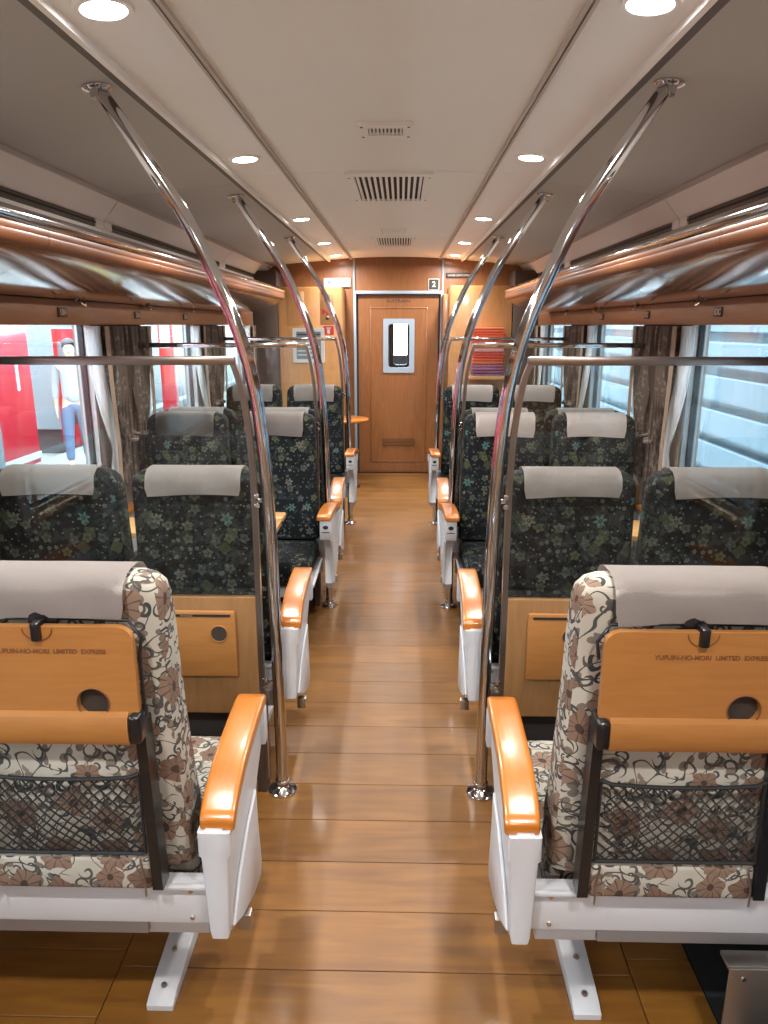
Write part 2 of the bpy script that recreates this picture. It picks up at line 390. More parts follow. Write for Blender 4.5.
# ------------------------------------------------------------------ side walls and windows
def hood_curve(): return [(1.40, 1.86), (1.30, 2.145)]
for side, s in (('left', -1), ('right', 1)):
    bm = bmesh.new()
    def sb(a, b, y0, y1, z0, z1): bx(bm, min(s * a, s * b), max(s * a, s * b), y0, y1, z0, z1)
    sb(WX, WX + .08, Y0, Y1, 0, SILL); sb(WX, WX + .08, Y0, Y1, HEAD, 2.4)
    ys = [Y0] + [v for w in WIN for v in w] + [Y1]
    for i in range(0, len(ys), 2): sb(WX, WX + .08, ys[i], ys[i + 1], SILL, HEAD)
    w = done(bm, 'wall_' + side, M['wallp']); tag(w, 'taupe %s side wall with picture windows' % side, 'wall', kind='structure')
    # valance strip and cornice
    a, b = sorted((s * 1.385, s * WX))
    box('valance', a, b, Y0, 7.2, 1.600, 1.705, M['valance'], w, .003)
    for y0, y1 in ((Y0, 1.32), (1.33, 3.70), (3.71, 6.10), (6.11, Y1)):
        bm = bmesh.new()
        prism(bm, [(s * 1.405, 1.76), (s * 1.395, 2.050), (s * 1.415, 2.052), (s * 1.415, 1.76)], 'y', y0, y1); 
        done(bm, 'lower_cornice_panel', M['cream'], w)
        bm = bmesh.new(); prism(bm, [(s * 1.385, 2.088), (s * 1.302, 2.182), (s * 1.32, 2.20), (s * 1.415, 2.10), (s * 1.415, 2.088)], 'y', y0, y1)
        done(bm, 'upper_cornice_panel', M['cream'], w)
        bm = bmesh.new()
        bx(bm, *sorted((s * 1.392, s * 1.414)), y0 + .09, y1 - .09, 2.052, 2.088)
        done(bm, 'slot_grille', M['grille'], w)
        bm = bmesh.new(); bx(bm, *sorted((s * 1.384, s * 1.39)), y0 + .09, y1 - .09, 2.068, 2.073)
        done(bm, 'grille_bar', M['dark'], w)
        for ya, yb in ((y0, y0 + .09), (y1 - .09, y1)):
            box('slot_end', *sorted((s * 1.385, s * 1.414)), ya, yb, 2.051, 2.088, M['cream'], w)
    # seat number plates on the valance
    for i, yy in enumerate((3.15, 4.05, 4.95, 1.4)):
        p = box('number_plate', *sorted((s * 1.379, s * 1.3855)), yy - .04, yy + .04, 1.632, 1.672, M['dark_wall'], w, .001)
        text('seat_number', ('1BA' if s < 0 else '1DC') if i == 0 else ('2BA' if s < 0 else '2DC'), .036, M['beige_trim'], p,
             (s * 1.3783, yy, 1.652), (PI / 2, 0, -s * PI / 2), .0005)
    # windows
    for k, (wa, wb) in enumerate(WIN):
        n = k + 1 + (5 if s > 0 else 0)
        e = empty('window_%d' % n, (s * WX, wa, SILL), kind='structure',
                  label='picture window in the %s wall, %s' % (side, ['behind the camera', 'beside the foreground seats', 'beyond the first glass partition', 'beyond the second glass partition', 'nearest the end cabinet'][k]), cat='window')
        L, H = wb - wa, HEAD - SILL
        bm = bmesh.new()
        for (p, q, r_, t_) in ((0, L, 0, .022), (0, L, H - .022, H), (0, .022, .022, H - .022), (L - .022, L, .022, H - .022)):
            bx(bm, *sorted((s * -.006, s * .06)), p, q, r_, t_)
        done(bm, 'window_frame', M['steel'], e)
        bm = bmesh.new()
        for (p, q, r_, t_) in ((.022, L - .022, .022, .034), (.022, L - .022, H - .034, H - .022), (.022, .034, .034, H - .034), (L - .034, L - .022, .034, H - .034)):
            bx(bm, *sorted((s * .02, s * .045)), p, q, r_, t_)
        done(bm, 'rubber_seal', M['black'], e)
        box('pane', *sorted((s * .03, s * .036)), .03, L - .03, .03, H - .03, M['window'], e)
        box('window_sill', *sorted((s * -.045, s * -.007)), -.05, L + .05, -.022, .004, M['wood'], e, .004)

# ------------------------------------------------------------------ ceiling
def cz(x):
    x = abs(x)
    return 2.285 - .03 * x / .46 * x / .46 * .5 if x < .46 else 2.27 - (x - .46) * .085 if x < .70 else 2.25 - (x - .7) * .06 - .06 * (x - .7) ** 2
ce = box('ceiling', -1.41, 1.41, Y0, Y1, 2.36, 2.40, M['dark'])
tag(ce, 'cream panelled carriage ceiling with recessed light strips', 'ceiling', kind='structure')
def strip(name, xs, y0, y1, mat, th=.012, lift=0):
    bm = bmesh.new()
    poly = [(x, cz(x) + lift) for x in xs] + [(x, cz(x) + th + lift) for x in reversed(xs)]
    prism(bm, poly, 'y', y0, y1); done(bm, name, mat, ce, True, 30)
CS = [Y0, 1.19, 3.58, 5.97, Y1]; SS = [Y0, 1.32, 3.705, 6.105, Y1]
for i in range(4):
    strip('ceiling_panel', [-.45 + .9 * k / 10 for k in range(11)], CS[i] + .003, CS[i + 1] - .003, M['cream'])
    for s in (-1, 1):
        strip('light_strip_panel', [s * (.475 + .205 * k / 4) for k in range(5)], CS[i] + .002, CS[i + 1] - .002, M['cream2'], lift=.004)
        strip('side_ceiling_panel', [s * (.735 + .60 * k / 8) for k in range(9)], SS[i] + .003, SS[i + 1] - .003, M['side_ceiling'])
for s in (-1, 1):
    for x0, x1, z0, z1, mt in ((.450, .460, -.012, .02, 'rail'), (.466, .475, -.010, .02, 'rail'), (.680, .697, -.016, .02, 'cream2'), (.697, .735, -.002, .012, 'band'), (1.292, 1.304, -.018, .012, 'rail')):
        a, b = sorted((s * x0, s * x1))
        box('ceiling_rail', a, b, Y0, Y1, cz(x0) + z0, cz(x0) + z1, M[mt], ce)
    strip('backing_panel', [s * .44, s * .74], Y0, Y1, M['dark'], lift=.03)

# vents
def vent(y0, y1, hw, iw, iy, n, label, slat_mat, gapm):
    z = cz(0) - .001; e = empty('ceiling_vent', (0, y0, z), label, 'vent', 'ceiling air vents')
    L = y1 - y0
    bm = bmesh.new()
    plate_hole(bm, [(-hw, 0), (hw, 0), (hw, L), (-hw, L)], [(-iw, iy), (iw, iy), (iw, L - iy), (-iw, L - iy)], 'z', -.014, 0)
    done(bm, 'vent_frame', M['cream'], e)
    box('vent_backing', -iw, iw, iy, L - iy, -.002, 0, gapm, e)
    p = 2 * iw / n
    me = None
    for k in range(n):
        if me is None:
            o = box('slat', -p * .24, p * .24, iy, L - iy, -.012, -.002, slat_mat, e, .001, 1); me = o.data
        else: o = link('slat', me, None, e)
        o.location.x = -iw + p * (k + .5)
    for cx in (-1, 1):
        for cy in (.1, .9):
            bm = bmesh.new(); lathe(bm, [(.004, 0), (.005, .001), (.005, .002)], (cx * (hw - .015), cy * L, -.016), 10); done(bm, 'screw', M['dark_wall'], e)
vent(2.76, 2.93, .098, .062, .035, 9, 'small cream ceiling grille nearest the camera', M['cream'], M['grille'])
vent(3.60, 4.38, .205, .165, .05, 12, 'large slatted ceiling vent with dark gaps in mid aisle', M['cream'], M['dark'])
vent(5.62, 5.78, .098, .062, .035, 9, 'small cream ceiling grille beyond the large slatted vent', M['cream'], M['grille'])
vent(6.05, 6.75, .18, .14, .05, 13, 'slatted ceiling vent closest to the end door', M['cream'], M['dark'])

# downlights
def downlight():
    e = empty('downlight')
    bm = bmesh.new()
    n = 28; prof = [(.047, -.002), (.050, -.008), (.062, -.008), (.066, 0.0), (.047, 0.0)]
    rings = [[bm.verts.new((r * math.cos(2 * PI * k / n), r * math.sin(2 * PI * k / n), z)) for k in range(n)] for r, z in prof]
    for i in range(len(prof)):
        A, B = rings[i], rings[(i + 1) % len(prof)]
        for k in range(n): bm.faces.new((A[k], A[(k + 1) % n], B[(k + 1) % n], B[k]))
    done(bm, 'trim_ring', M['cream2'], e, True)
    bm = bmesh.new(); lathe(bm, [(.047, 0), (.046, -.006), (.030, -.010)], (0, 0, 0), 24); done(bm, 'lens', M['lens'], e, True)
    return e
dl = downlight(); used = False
LY = (-1.2, .3, 1.76, 3.21, 4.95, 6.35, 7.45)
nth = ['', '', 'first', 'second', 'third', 'fourth', 'last']
for s in (-1, 1):
    for i, yy in enumerate(LY):
        o = dl if not used else copy_tree(dl); used = True
        o.location = (s * .585, yy, cz(.585) + .004)
        o.rotation_euler = (0, s * math.radians(4.9), 0)
        if i < 2: lb = 'round downlight in the %s light strip, %s the camera' % ('left' if s < 0 else 'right', 'behind' if i == 0 else 'above')
        else: lb = 'bright round downlight, %s in the %s ceiling strip counted from the camera' % (nth[i], 'left' if s < 0 else 'right')
        tag(o, lb, 'ceiling light', 'ceiling downlights')
        ld = bpy.data.lights.new('downlight_beam', 'AREA'); ld.shape = 'DISK'; ld.size = .09; ld.energy = LAMP_W; ld.color = (1, .96, .91); ld.spread = math.radians(165)
        lo = bpy.data.objects.new('downlight_beam', ld); COL.objects.link(lo); lo.parent = o; lo.location = (0, 0, -.014)

# ------------------------------------------------------------------ luggage racks
for side, s in (('left', -1), ('right', 1)):
    e = empty('luggage_rack', (s * WX, 0, 1.7), 'long lacquered red-brown luggage rack above the %s windows' % side, 'luggage rack')
    def lx(x): return s * (x - WX)
    sec = catmull([(1.004, 1.872, 0), (.990, 1.858, 0), (.986, 1.840, 0), (.994, 1.822, 0), (1.020, 1.804, 0), (1.08, 1.776, 0), (1.18, 1.737, 0), (1.28, 1.715, 0), (1.415, 1.705, 0)], 4)
    pts = [(lx(p.x), p.y - 1.7) for p in sec]
    top = [(lx(p.x) , p.y - 1.7 + .018) for p in sec]
    top[0] = (pts[0][0] + s * .016, pts[0][1] + .001)
    for i in range(5): top[i] = (pts[i][0] + s * .016, pts[i][1] + .002)
    poly = pts + top[::-1]
    k = 0; y = 2.25 - 1.02 * 4
    while y < 6.7:
        ya, yb = y + .0015, min(y + 1.02, 6.70) - .0015; q = 14
        bm = bmesh.new(); prism(bm, pts[:q + 1] + top[:q + 1][::-1], 'y', ya, yb); done(bm, 'front_panel', M['rack_front'], e, True, 50)
        bm = bmesh.new(); prism(bm, pts[q:] + top[q:][::-1], 'y', ya, yb); done(bm, 'under_panel', M['rack'], e, True, 50); y += 1.02
    bm = bmesh.new(); tube(bm, [(lx(1.006), y_, .192) for y_ in (-1.6, 6.70)], .026, 16); done(bm, 'hand_rail', M['chrome'], e, True)
    bm = bmesh.new(); prism(bm, pts + [(lx(1.415), .18), (lx(1.02), .18)], 'y', 6.70, 6.715, 0); done(bm, 'end_cap', M['rack'], e)
    hooks = [(2.45 + .87 * k) for k in range(-3, 5)] 
    me = None
    for yy in hooks:
        if me is None:
            bm = bmesh.new(); bx(bm, *sorted((lx(1.375), lx(1.415))), -.045, .045, .004, .018, .003)
            tube(bm, [(lx(1.38), -.02, .010), (lx(1.36), -.02, -.006), (lx(1.355), -.01, -.014), (lx(1.36), 0, -.006), (lx(1.355), .01, -.014), (lx(1.36), .02, -.006), (lx(1.38), .02, .010)], .005, 8)
            o = done(bm, 'coat_hook', M['chrome'], e, True); me = o.data
        else: o = link('coat_hook', me, None, e)
        o.location.y = yy

# ------------------------------------------------------------------ curtains
def drape(name, s, y0, y1, tie, ztie, mat, parent, amp=.016, folds=5, xoff=0.0, wt=.35, zb=.80, zt=1.595):
    """pleated curtain hanging from z=zt between y0 and y1; gathered at y=tie, height ztie"""
    bm = bmesh.new(); nz_, ny = 22, folds * 8; rows = []
    for i in range(nz_ + 1):
        z = zt + (zb - zt) * i / nz_
        k = (zt - z) / (zt - ztie)
        k = min(1, k) ** 2.2 if k < 1 else max(0, 1 - (k - 1) * 1.3)
        w = 1 - (1 - wt) * k
        row = []
        for j in range(ny + 1):
            u = j / ny; yy = y0 + (y1 - y0) * u
            yy = tie + (yy - tie) * w
            x = s * (1.365 - xoff + amp * (.6 + .4 * w) * math.sin(u * folds * 2 * PI + .8 * math.sin(i * .3)))
            row.append(bm.verts.new((x, yy, z)))
        rows.append(row)
    for i in range(nz_):
        for j in range(ny): bm.faces.new((rows[i][j], rows[i][j + 1], rows[i + 1][j + 1], rows[i + 1][j]))
    bmesh.ops.solidify(bm, geom=bm.faces[:], thickness=.0025)
    return done(bm, name, mat, parent, True, 60)
gaps = [(WIN[i][1], WIN[i + 1][0]) for i in range(4)] + [(WIN[3][1] if False else WIN[4][1], 7.4)]
gname = ['behind the camera', 'beside the foreground seats', 'just beyond the first partition', 'at the second partition', 'at the cabinet end']
for side, s in (('left', -1), ('right', 1)):
    for i, (a, b) in enumerate(gaps):
        if i == 0: continue
        c = (a + b) / 2
        for far in (0, 1):
            if i == 4 and far: continue
            edge, sg = (a, 1) if not far else (b, -1)
            o = empty('curtain', (0, 0, 0), 'brown curtain with white lace on the %s wall %s, %s one' % (side, ['', 'near the first partition', 'near the second partition', 'near the third partition', 'near the cabinet'][i], 'farther' if far else 'nearer'), 'curtain', 'tied-back window curtains')
            lo_, hi = sorted((edge + sg * .03, c - sg * .015)); tie = c - sg * .085
            drape('drape', s, lo_, hi, tie, 1.02, M['brocade'], o)
            l2, h2 = sorted((edge - sg * .10, edge + sg * .06))
            drape('lace', s, l2, h2, tie - sg * .03, 1.0, M['lace'], o, .010, 5, -.022, .45)
            t0, t1 = sorted((edge + sg * .015, edge + sg * .06))
            drape('trim_strip', s, t0, t1, tie - sg * .02, 1.01, M['beige_trim'], o, .004, 2, .016, .9)
            bm = bmesh.new(); tube(bm, [(s * 1.415, tie, 1.03), (s * 1.34, tie - .045, 1.02), (s * 1.325, tie, 1.015), (s * 1.34, tie + .045, 1.02), (s * 1.415, tie + .01, 1.03)], .010, 8)
            done(bm, 'tieback', M['brocade'], o, True)

# ------------------------------------------------------------------ seats
SUP = sup(36, 6.0)
def backrest_mesh(w=.445, z0=.466, z1=1.142):
    bm = bmesh.new(); secs = []
    hs = [0, .01, .04, .12, .25, .40, .52, .60, .65, .69, .715, .735, .745, .75]
    H = z1 - z0
    for h in hs:
        z = z0 + h / .75 * H
        rear = .062 - .045 * (h / .75)
        dep = .125 - .02 * h / .75 + .018 * math.exp(-((h - .14) / .1) ** 2) + .012 * math.exp(-((h - .62) / .09) ** 2)
        hw = w / 2 * (1.03 - .075 * h / .75)
        q = .75 - h
        if q < .055: hw -= .055 - math.sqrt(max(0, .055 ** 2 - (.055 - q) ** 2))
        if q < .04: e_ = .04 - math.sqrt(max(0, .04 ** 2 - (.04 - q) ** 2))
        else: e_ = 0
        if h < .01: hw -= .012; e_ = .012
        cy = rear + dep / 2; hd = dep / 2 - e_
        secs.append([(u * hw, cy + v * hd, z) for u, v in SUP])
    loft(bm, secs); return bm
def make_pair(kind):
    fab = M['beige_fab'] if kind == 'beige' else M['dark_fab']
    root = empty('double_seat')
    for sx in (-.2375, .2375):
        b = done(backrest_mesh(), 'backrest', fab, root, True, 50); b.location = (sx, 0, 0)
        # headrest cover: cloth folded over the top
        bm = bmesh.new(); hw = .155; rows = []
        path = [(.002, 1.066), (.001, 1.09), (.004, 1.11), (.011, 1.130), (.028, 1.1455), (.055, 1.1505), (.09, 1.1495), (.118, 1.141), (.134, 1.124), (.142, 1.10), (.146, 1.065), (.144, 1.03)]
        path = [(p[0] + .008, p[1]) for p in path]; m_ = len(path)
        for i, (py, pz) in enumerate(path):
            row = []
            for j in range(15):
                u = -1 + 2 * j / 14
                x = u * hw
                if i in (0, m_ - 1) and abs(u) > .99: x *= .955
                droop = .004 * math.sin(u * 2.3 + 1) if i in (0, m_ - 1) else 0
                bow = (.0025 * math.sin(u * 5 + i)) * (1 if i < 3 or i > m_ - 4 else .3)
                row.append(bm.verts.new((x, py + bow * (-1 if i < 4 else 1) - (.005 if i < 4 else 0), pz + droop)))
            rows.append(row)
        for i in range(m_ - 1):
            for j in range(14): bm.faces.new((rows[i][j], rows[i][j + 1], rows[i + 1][j + 1], rows[i + 1][j]))
        bmesh.ops.solidify(bm, geom=bm.faces[:], thickness=-.003)
        c = done(bm, 'headrest_cover', M['cover'], b, True, 70)
        # cushion
        bm = bmesh.new(); bx(bm, -.222, .222, .11, .60, .345, .465, .035, 4)
        for v in bm.verts:
            if v.co.z > .42: v.co.z += .012 * (1 - (v.co.x / .222) ** 2) - .01 * ((v.co.y - .35) / .25) ** 2 + .008 * ((v.co.y - .1) / .5)
        q = done(bm, 'seat_cushion', fab, root, True, 50); q.location.x = sx
        if kind == 'beige':
            # folding tray
            bm = bmesh.new(); hx = .176
            plate_hole(bm, rrect(-hx, hx, .84, 1.062, .03, 6), [(.09 + .031 * math.cos(2 * PI * k / 24), .906 + .031 * math.sin(2 * PI * k / 24)) for k in range(24)], 'y', -.018, -.004)
            tr = done(bm, 'tray_table', M['tray'], root, True, 40); tr.location = (sx, 0, 0)
            bm = bmesh.new(); prism(bm, [(-.018, .889), (-.030, .883), (-.034, .870), (-.034, .838), (-.028, .824), (-.012, .822), (-.004, .83), (-.004, .88), (-.0179, .8889)], 'x', -.157, .157, 0)
            # the cup recess bites into the lip
            lp = done(bm, 'tray_lip', M['tray'], tr, True, 30)
            bm = bmesh.new(); pts = [(.09 + .031 * math.cos(a), .906 + .031 * math.sin(a)) for a in [2 * PI * k / 32 for k in range(33)]]
            tube(bm, [(p, -.0185, q_) for p, q_ in pts], .0016, 6, False); done(bm, 'cup_ring', M['faded'], tr, True)
            bm = bmesh.new(); lathe(bm, [(.0305, 0), (.0305, .002)], (0, 0, 0), 24)
            bmesh.ops.transform(bm, matrix=Matrix.Translation((.09, -.003, .906)) @ Matrix.Rotation(PI / 2, 4, 'X'), verts=bm.verts[:])
            done(bm, 'cup_hole', fab if False else M['black_net'], tr)
            text('tray_lettering', 'YUFUIN-NO-MORI  LIMITED  EXPRESS', .0125, M['faded'], tr, (.02, -.0183, 1.012), bold=.0004)
            # latch
            bm = bmesh.new(); lathe(bm, [(.028, 0), (.028, .006), (.022, .008)], (0, 0, 0), 24)
            bmesh.ops.transform(bm, matrix=Matrix.Translation((0, .012, 1.062)) @ Matrix.Rotation(PI / 2, 4, 'X'), verts=bm.verts[:])
            bx(bm, -.008, .008, -.030, 0.0, 1.036, 1.072, .003); done(bm, 'tray_latch', M['black'], root, True).location.x = sx
            bm = bmesh.new(); tube(bm, [(.028 * math.cos(a), -.0185, 1.058 + .024 * math.sin(a)) for a in [-PI * k / 14 for k in range(15)]], .0014, 6); done(bm, 'latch_groove', M['faded'], tr, True)
            # black support frame
            for a in (-1, 1):
                bm = bmesh.new()
                prism(bm, [(a * .160, .86), (a * .180, .86), (a * .188, .476), (a * .166, .476)][::a], 'y', -.010, .030)
                bx(bm, *sorted((a * .158, a * .182)), -.036, .02, .828, .888, .008, 3)
                done(bm, 'tray_arm', M['black'], root, True, 40).location.x = sx
            bm = bmesh.new(); tube(bm, [(-.180, .0, 1.0), (-.183, .008, 1.03), (-.16, .01, 1.064), (0, .010, 1.068), (.16, .01, 1.064), (.183, .008, 1.03), (.180, 0, 1.0), (.180, 0, .87)], .0035, 8)
            done(bm, 'tray_gasket', M['black'], root, True).location.x = sx
            # lower back pad and net pocket
            box('lower_pad', -.165, .165, -.006, .05, .470, .552, fab, root, .012, 3).location.x = sx
            bm = bmesh.new(); zt_, zb_, hw_ = .742, .562, .158
            nn = 14; step = (2 * hw_) / nn
            def clip(u0, dirn):
                out = []; L = zt_ - zb_
                for k in range(9):
                    f = k / 8; u = u0 + dirn * f * L * .95
                    if -hw_ <= u <= hw_:
                        sag = .012 * math.sin(PI * f) * math.cos(u / hw_ * 1.3)
                        out.append((u + .002 * math.sin(f * 9 + u * 60), .006 - .010 - sag, zb_ + f * L + .004 * math.sin(u * 40) - .01 * f * (1 - (u / hw_) ** 2)))
                return out
            for k in range(-10, nn + 11):
                for dn in (-1, 1):
                    p = clip(-hw_ + k * step, dn)
                    if len(p) > 1: tube(bm, p, .0017, 5)
            tube(bm, [(-hw_, -.006, zt_ + .004)] + [(u / 8 * hw_, -.010, zt_ - .008 * (1 - (u / 8) ** 2)) for u in range(-7, 8)] + [(hw_, -.006, zt_ + .004)], .004, 6)
            tube(bm, [(-hw_, -.006, zb_), (hw_, -.006, zb_)], .004, 6)
            for a in (-1, 1): tube(bm, [(a * hw_, -.006, zb_), (a * hw_, -.006, zt_)], .0035, 6)
            n_ = done(bm, 'net_pocket', M['cord'], root, True); n_.location.x = sx
            box('pocket_panel', -.166, .166, .012, .03, .54, .83, fab, root, .004).location.x = sx
            for a in (-1, 1):
                bm = bmesh.new(); tube(bm, [(a * .146, -.010, .55), (a * .154, -.016, .51), (a * .154, -.016, .467)], .0022, 6); done(bm, 'wire_clip', M['steel'], root, True).location.x = sx
    # painted under-frame
    box('rear_rail', -.512, .512, .025, .06, .360, .462, M['white'], root, .005)
    box('frame_ledge', -.512, .512, .012, .024, .456, .465, M['white'], root, .002)
    bm = bmesh.new(); bx(bm, -.48, .48, .10, .13, .26, .335, .003); bx(bm, -.48, .48, .10, .56, .33, .345, .002); bx(bm, -.45, .45, .54, .56, .28, .35, .003)
    done(bm, 'seat_pan', M['white'], root, True)
    box('cross_beam', -.345, .345, .088, .108, .268, .338, M['beam'], root, .004)
    for a in (-1, 1):
        bm = bmesh.new()
        prism(bm, [(.13, .0), (.13, .014), (.16, .026), (.34, .048), (.48, .030), (.56, .014), (.56, 0)], 'x', a * .335 - .033, a * .335 + .033, .003)
        bx(bm, a * .335 - .024, a * .335 + .024, .36, .46, .04, .33, .004)
        lg = done(bm, 'pedestal_foot', M['white'], root, True)
        for yy in (.17, .26):
            bm = bmesh.new(); lathe(bm, [(.008, 0), (.006, .005)], (a * .335, yy, .033 if yy < .2 else .048), 8); done(bm, 'bolt', M['steel'], lg)
        for px in (a * .44,):
            for pz in (.378, .445):
                bm = bmesh.new(); lathe(bm, [(.006, 0), (.005, .004)], (0, 0, 0), 10)
                bmesh.ops.transform(bm, matrix=Matrix.Translation((px + a * .03, .025, pz)) @ Matrix.Rotation(PI / 2, 4, 'X'), verts=bm.verts[:]); done(bm, 'rivet', M['chrome'], root)
    # arms
    for a in (-1, 1):
        bm = bmesh.new()
        poly = [(.004, .606), (.10, .628), (.30, .643), (.425, .644), (.425, .55), (.39, .53), (.345, .50), (.315, .46), (.30, .41), (.305, .34), (.325, .27), (.30, .235), (.22, .25), (.10, .305), (.035, .338), (.018, .345), (.008, .50)]
        prism(bm, poly, 'x', *sorted((a * .512, a * .550)), .004)
        arm = done(bm, 'armrest', M['white'], root, True, 30)
        bm = bmesh.new()
        prism(bm, [(.03, .352), (.10, .42), (.20, .47), (.295, .50), (.295, .41), (.30, .34), (.318, .275), (.30, .243), (.22, .258), (.10, .312)], 'x', *sorted((a * .5505, a * .559)), .004)
        done(bm, 'side_flange', M['white'], arm, True, 30)
        box('foot_pedal', *sorted((a * .530, a * .562)), .150, .178, .222, .262, M['steel'], arm, .003)
        # rear post
        bm = bmesh.new()
        secs = [[(a * .532 + u * hw, .022 + v * .020, z) for u, v in sup(16, 8)] for z, hw in ((.345, .018), (.36, .021), (.45, .025), (.545, .029), (.548, .034), (.604, .034))]
        loft(bm, secs); done(bm, 'rear_post', M['white'], arm, True, 30)
        # front box with emblem
        bm = bmesh.new(); bx(bm, *sorted((a * .502, a * .562)), .412, .446, .546, .646, .004); fb = done(bm, 'front_box', M['white'], arm, True)
        bm = bmesh.new()
        prism(bm, [(a * .532 + .014 * math.cos(t_), .612 + .010 * math.sin(t_)) for t_ in [2 * PI * k / 16 for k in range(16)]], 'y', .4465, .448)
        bx(bm, a * .532 - .02, a * .532 + .02, .4465, .448, .584, .588)
        em = done(bm, 'emblem', M['ink'], arm)
        # wooden cap
        bm = bmesh.new(); secs = []
        for yy, z, hw, th in ((.014, .612, .033, .010), (.018, .615, .036, .015), (.035, .622, .0365, .016), (.08, .636, .037, .016), (.16, .651, .037, .016), (.25, .658, .037, .016), (.34, .661, .037, .016), (.42, .661, .037, .016), (.446, .660, .036, .014), (.452, .658, .033, .009)):
            fx = .008 * math.exp(-max(0, yy) / .10) - .006 * min(1, max(0, yy) / .4)
            secs.append([(a * (.531 + fx) + u * hw, yy, z + v * th) for u, v in sup(24, 7)])
        loft(bm, secs); done(bm, 'armrest_cap', M['cap'], arm, True, 50)
    return root
M['black_net'] = plain('dark_hole', (46, 36, 28), .8)
CX = .8425
beige = make_pair('beige'); dark = make_pair('dark')
def seat_at(o, s, y, rz, label, grp):
    o.location = (s * CX + (.006 if s > 0 else -.004), y, 0); o.rotation_euler = (0, 0, rz); tag(o, label, 'seat', grp)
seat_at(beige, -1, 1.235, 0, 'beige floral double seat with orange trays in the left foreground', 'beige floral seats')
seat_at(copy_tree(beige), 1, 1.235, 0, 'beige floral double seat with orange trays in the right foreground', 'beige floral seats')
first = True
for s, sn in ((-1, 'left'), (1, 'right')):
    for y, rz, d in ((2.245, 0, 'back turned, just beyond the first glass partition'), (3.93, PI, 'facing the camera in the first bay'),
                     (3.99, 0, 'back turned, just beyond the second glass partition'), (5.74, PI, 'facing the camera in the far bay')):
        o = dark if first else copy_tree(dark); first = False
        seat_at(o, s, y, rz, 'dark floral double seat %s of the aisle, %s' % (sn, d), 'dark floral seats')

